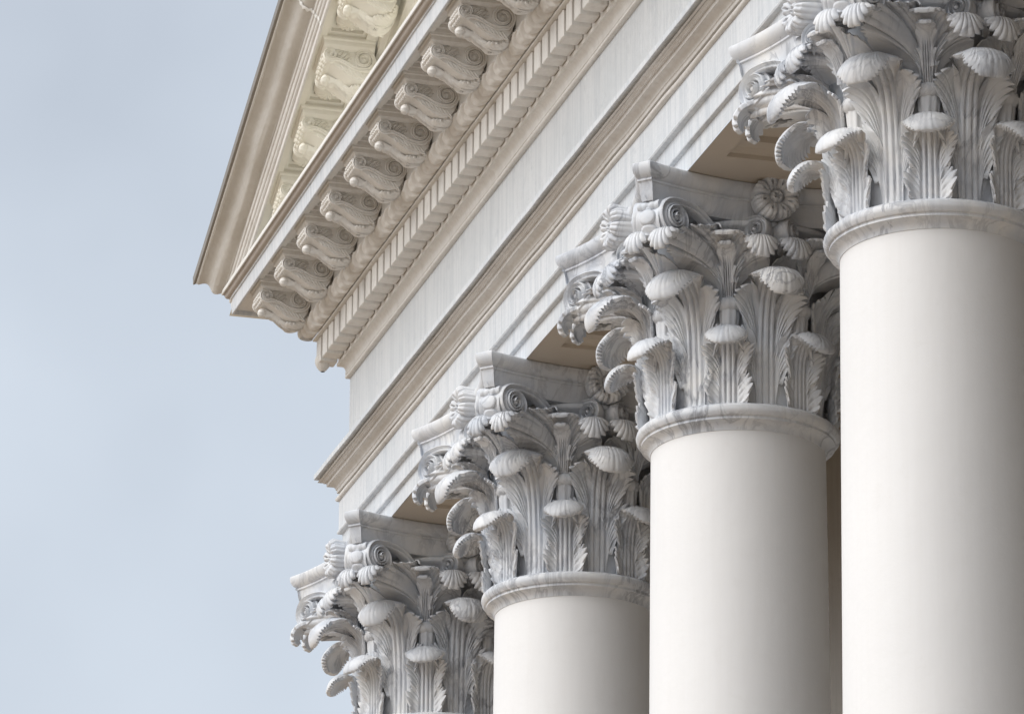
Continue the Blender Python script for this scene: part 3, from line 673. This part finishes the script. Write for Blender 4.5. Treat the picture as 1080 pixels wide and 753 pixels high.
for o in [o for o in list(col.objects) if o.parent == PED and o.name.split('.')[0] != 'gutter_seam']:
    if abs(o.location[0]/S-XA) < .7 and 'bracket' in o.name: continue
    q = flip_x(o, PED)
    for ch in o.children: flip_x(ch, q)
# ------------------------------------------------------------------ the porch behind the columns, roof, ground
WAL = tag(link('portico_wall', None, None, (0, 0, Z0/S)), 'dark inner wall and ceiling of the porch, glimpsed between the two nearest shafts', 'portico wall', None, 'thing')
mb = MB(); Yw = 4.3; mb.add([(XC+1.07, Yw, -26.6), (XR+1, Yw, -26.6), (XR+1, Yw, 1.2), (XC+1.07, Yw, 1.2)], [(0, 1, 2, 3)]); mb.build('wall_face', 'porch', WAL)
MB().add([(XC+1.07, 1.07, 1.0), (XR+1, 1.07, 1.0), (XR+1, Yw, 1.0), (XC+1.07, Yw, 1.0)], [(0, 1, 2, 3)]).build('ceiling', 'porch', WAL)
for k, x in enumerate(np.arange(XC+3.4, XR, BAY)):
    f = MB()
    for (x0, x1, z0, z1) in ((-1.5, -1.25, -14, -4), (1.25, 1.5, -14, -4), (-1.25, 1.25, -4.25, -4), (-1.25, 1.25, -14, -13.75), (-1.25, 1.25, -9.1, -8.95), (-.06, .06, -13.75, -4.25)): f.box(x+x0, x+x1, Yw-.18, Yw-.004, z0, z1, .02)
    fr = f.build('window_frame', 'mould', WAL); MB().add([(x-1.25, Yw-.03, -13.75), (x+1.25, Yw-.03, -13.75), (x+1.25, Yw-.03, -4.25), (x-1.25, Yw-.03, -4.25)], [(0, 1, 2, 3)]).build('pane', 'glass', fr)
pv = MB().box(XC-2.2, XR+2.2, -2.2, Yw, -27.0, -26.61, .03).build('portico_floor', 'wall', None, (0, 0, Z0/S)); tag(pv, None, None, kind='structure')
g = MB().add([(-900, -900, -Z0/S), (900, -900, -Z0/S), (900, 900, -Z0/S), (-900, 900, -Z0/S)], [(0, 1, 2, 3)]).build('ground', 'ground', None, (0, 0, Z0/S)); tag(g, None, None, kind='structure')


# ------------------------------------------------------------------ camera, light, world
f, pt, yw, rl = 5913.307, .335368, .268990, .0065
CP = np.array([57.975, -18.6707, -22.8381])
exec('''
fw=np.array([-np.cos(yw)*np.cos(pt), np.sin(yw)*np.cos(pt), np.sin(pt)]); r=np.array([np.sin(yw),np.cos(yw),0.]); u=np.cross(r,fw)
r2=r*np.cos(rl)+u*np.sin(rl); u2=-r*np.sin(rl)+u*np.cos(rl)
''')
from mathutils import Matrix
cam = bpy.data.cameras.new('camera'); co = bpy.data.objects.new('camera', cam); col.objects.link(co)
mw = Matrix([[r2[i], u2[i], -fw[i], 0] for i in range(3)]+[[0, 0, 0, 1]])
mw.translation = (CP[0]*S, CP[1]*S, CP[2]*S+Z0); co.matrix_world = mw
cam.sensor_width = 36; cam.lens = f/1080*36; cam.clip_end = 5000; sc.camera = co

SUN_EL, SUN_AZ = 42, 280          # direction the light comes from: azimuth measured from +X towards +Y
sd = bpy.data.lights.new('sun', 'SUN'); so = bpy.data.objects.new('sun', sd); col.objects.link(so)
sd.energy = 1.1; sd.angle = math.radians(50); sd.color = (1, .98, .955)
from mathutils import Vector
dv = Vector((math.cos(math.radians(SUN_AZ))*math.cos(math.radians(SUN_EL)), math.sin(math.radians(SUN_AZ))*math.cos(math.radians(SUN_EL)), math.sin(math.radians(SUN_EL))))
so.rotation_euler = dv.to_track_quat('Z', 'Y').to_euler(); so.location = (0, -20, 40)
w = bpy.data.worlds.new('World'); sc.world = w; w.use_nodes = True; nt = w.node_tree; nt.nodes.clear()
out = nt.nodes.new('ShaderNodeOutputWorld'); bg = nt.nodes.new('ShaderNodeBackground'); sky = nt.nodes.new('ShaderNodeTexSky')
sky.sky_type = 'NISHITA'; sky.sun_disc = False; sky.sun_elevation = math.radians(SUN_EL); sky.sun_rotation = math.radians(90-SUN_AZ)
sky.dust_density = 3.5; sky.air_density = 1.0; sky.ozone_density = 1.5
hs = nt.nodes.new('ShaderNodeHueSaturation'); hs.inputs['Saturation'].default_value = .48
nt.links.new(sky.outputs[0], hs.inputs['Color'])
# thin even cloud over the whole sky
tc = nt.nodes.new('ShaderNodeTexCoord'); no = nt.nodes.new('ShaderNodeTexNoise'); no.inputs['Scale'].default_value = 3.6; no.inputs['Detail'].default_value = 5
nt.links.new(tc.outputs['Generated'], no.inputs['Vector'])
cr = nt.nodes.new('ShaderNodeValToRGB'); cr.color_ramp.elements[0].position = .3; cr.color_ramp.elements[1].position = .75
cr.color_ramp.elements[0].color = (.2, .2, .2, 1); cr.color_ramp.elements[1].color = (.9, .9, .9, 1)
nt.links.new(no.outputs['Fac'], cr.inputs[0])
mx = nt.nodes.new('ShaderNodeMix'); mx.data_type = 'RGBA'; nt.links.new(cr.outputs[0], mx.inputs[0]); nt.links.new(hs.outputs[0], mx.inputs[6])
mx.inputs[7].default_value = (5.6, 6.15, 6.75, 1)
nt.links.new(mx.outputs[2], bg.inputs[0]); bg.inputs[1].default_value = .089; nt.links.new(bg.outputs[0], out.inputs[0])
vs = sc.view_settings; vs.view_transform = 'Standard'; vs.look = 'None'; vs.exposure = 0.86; vs.gamma = 1; vs.use_curve_mapping = False
sc.cycles.max_bounces = 6; sc.cycles.diffuse_bounces = 4
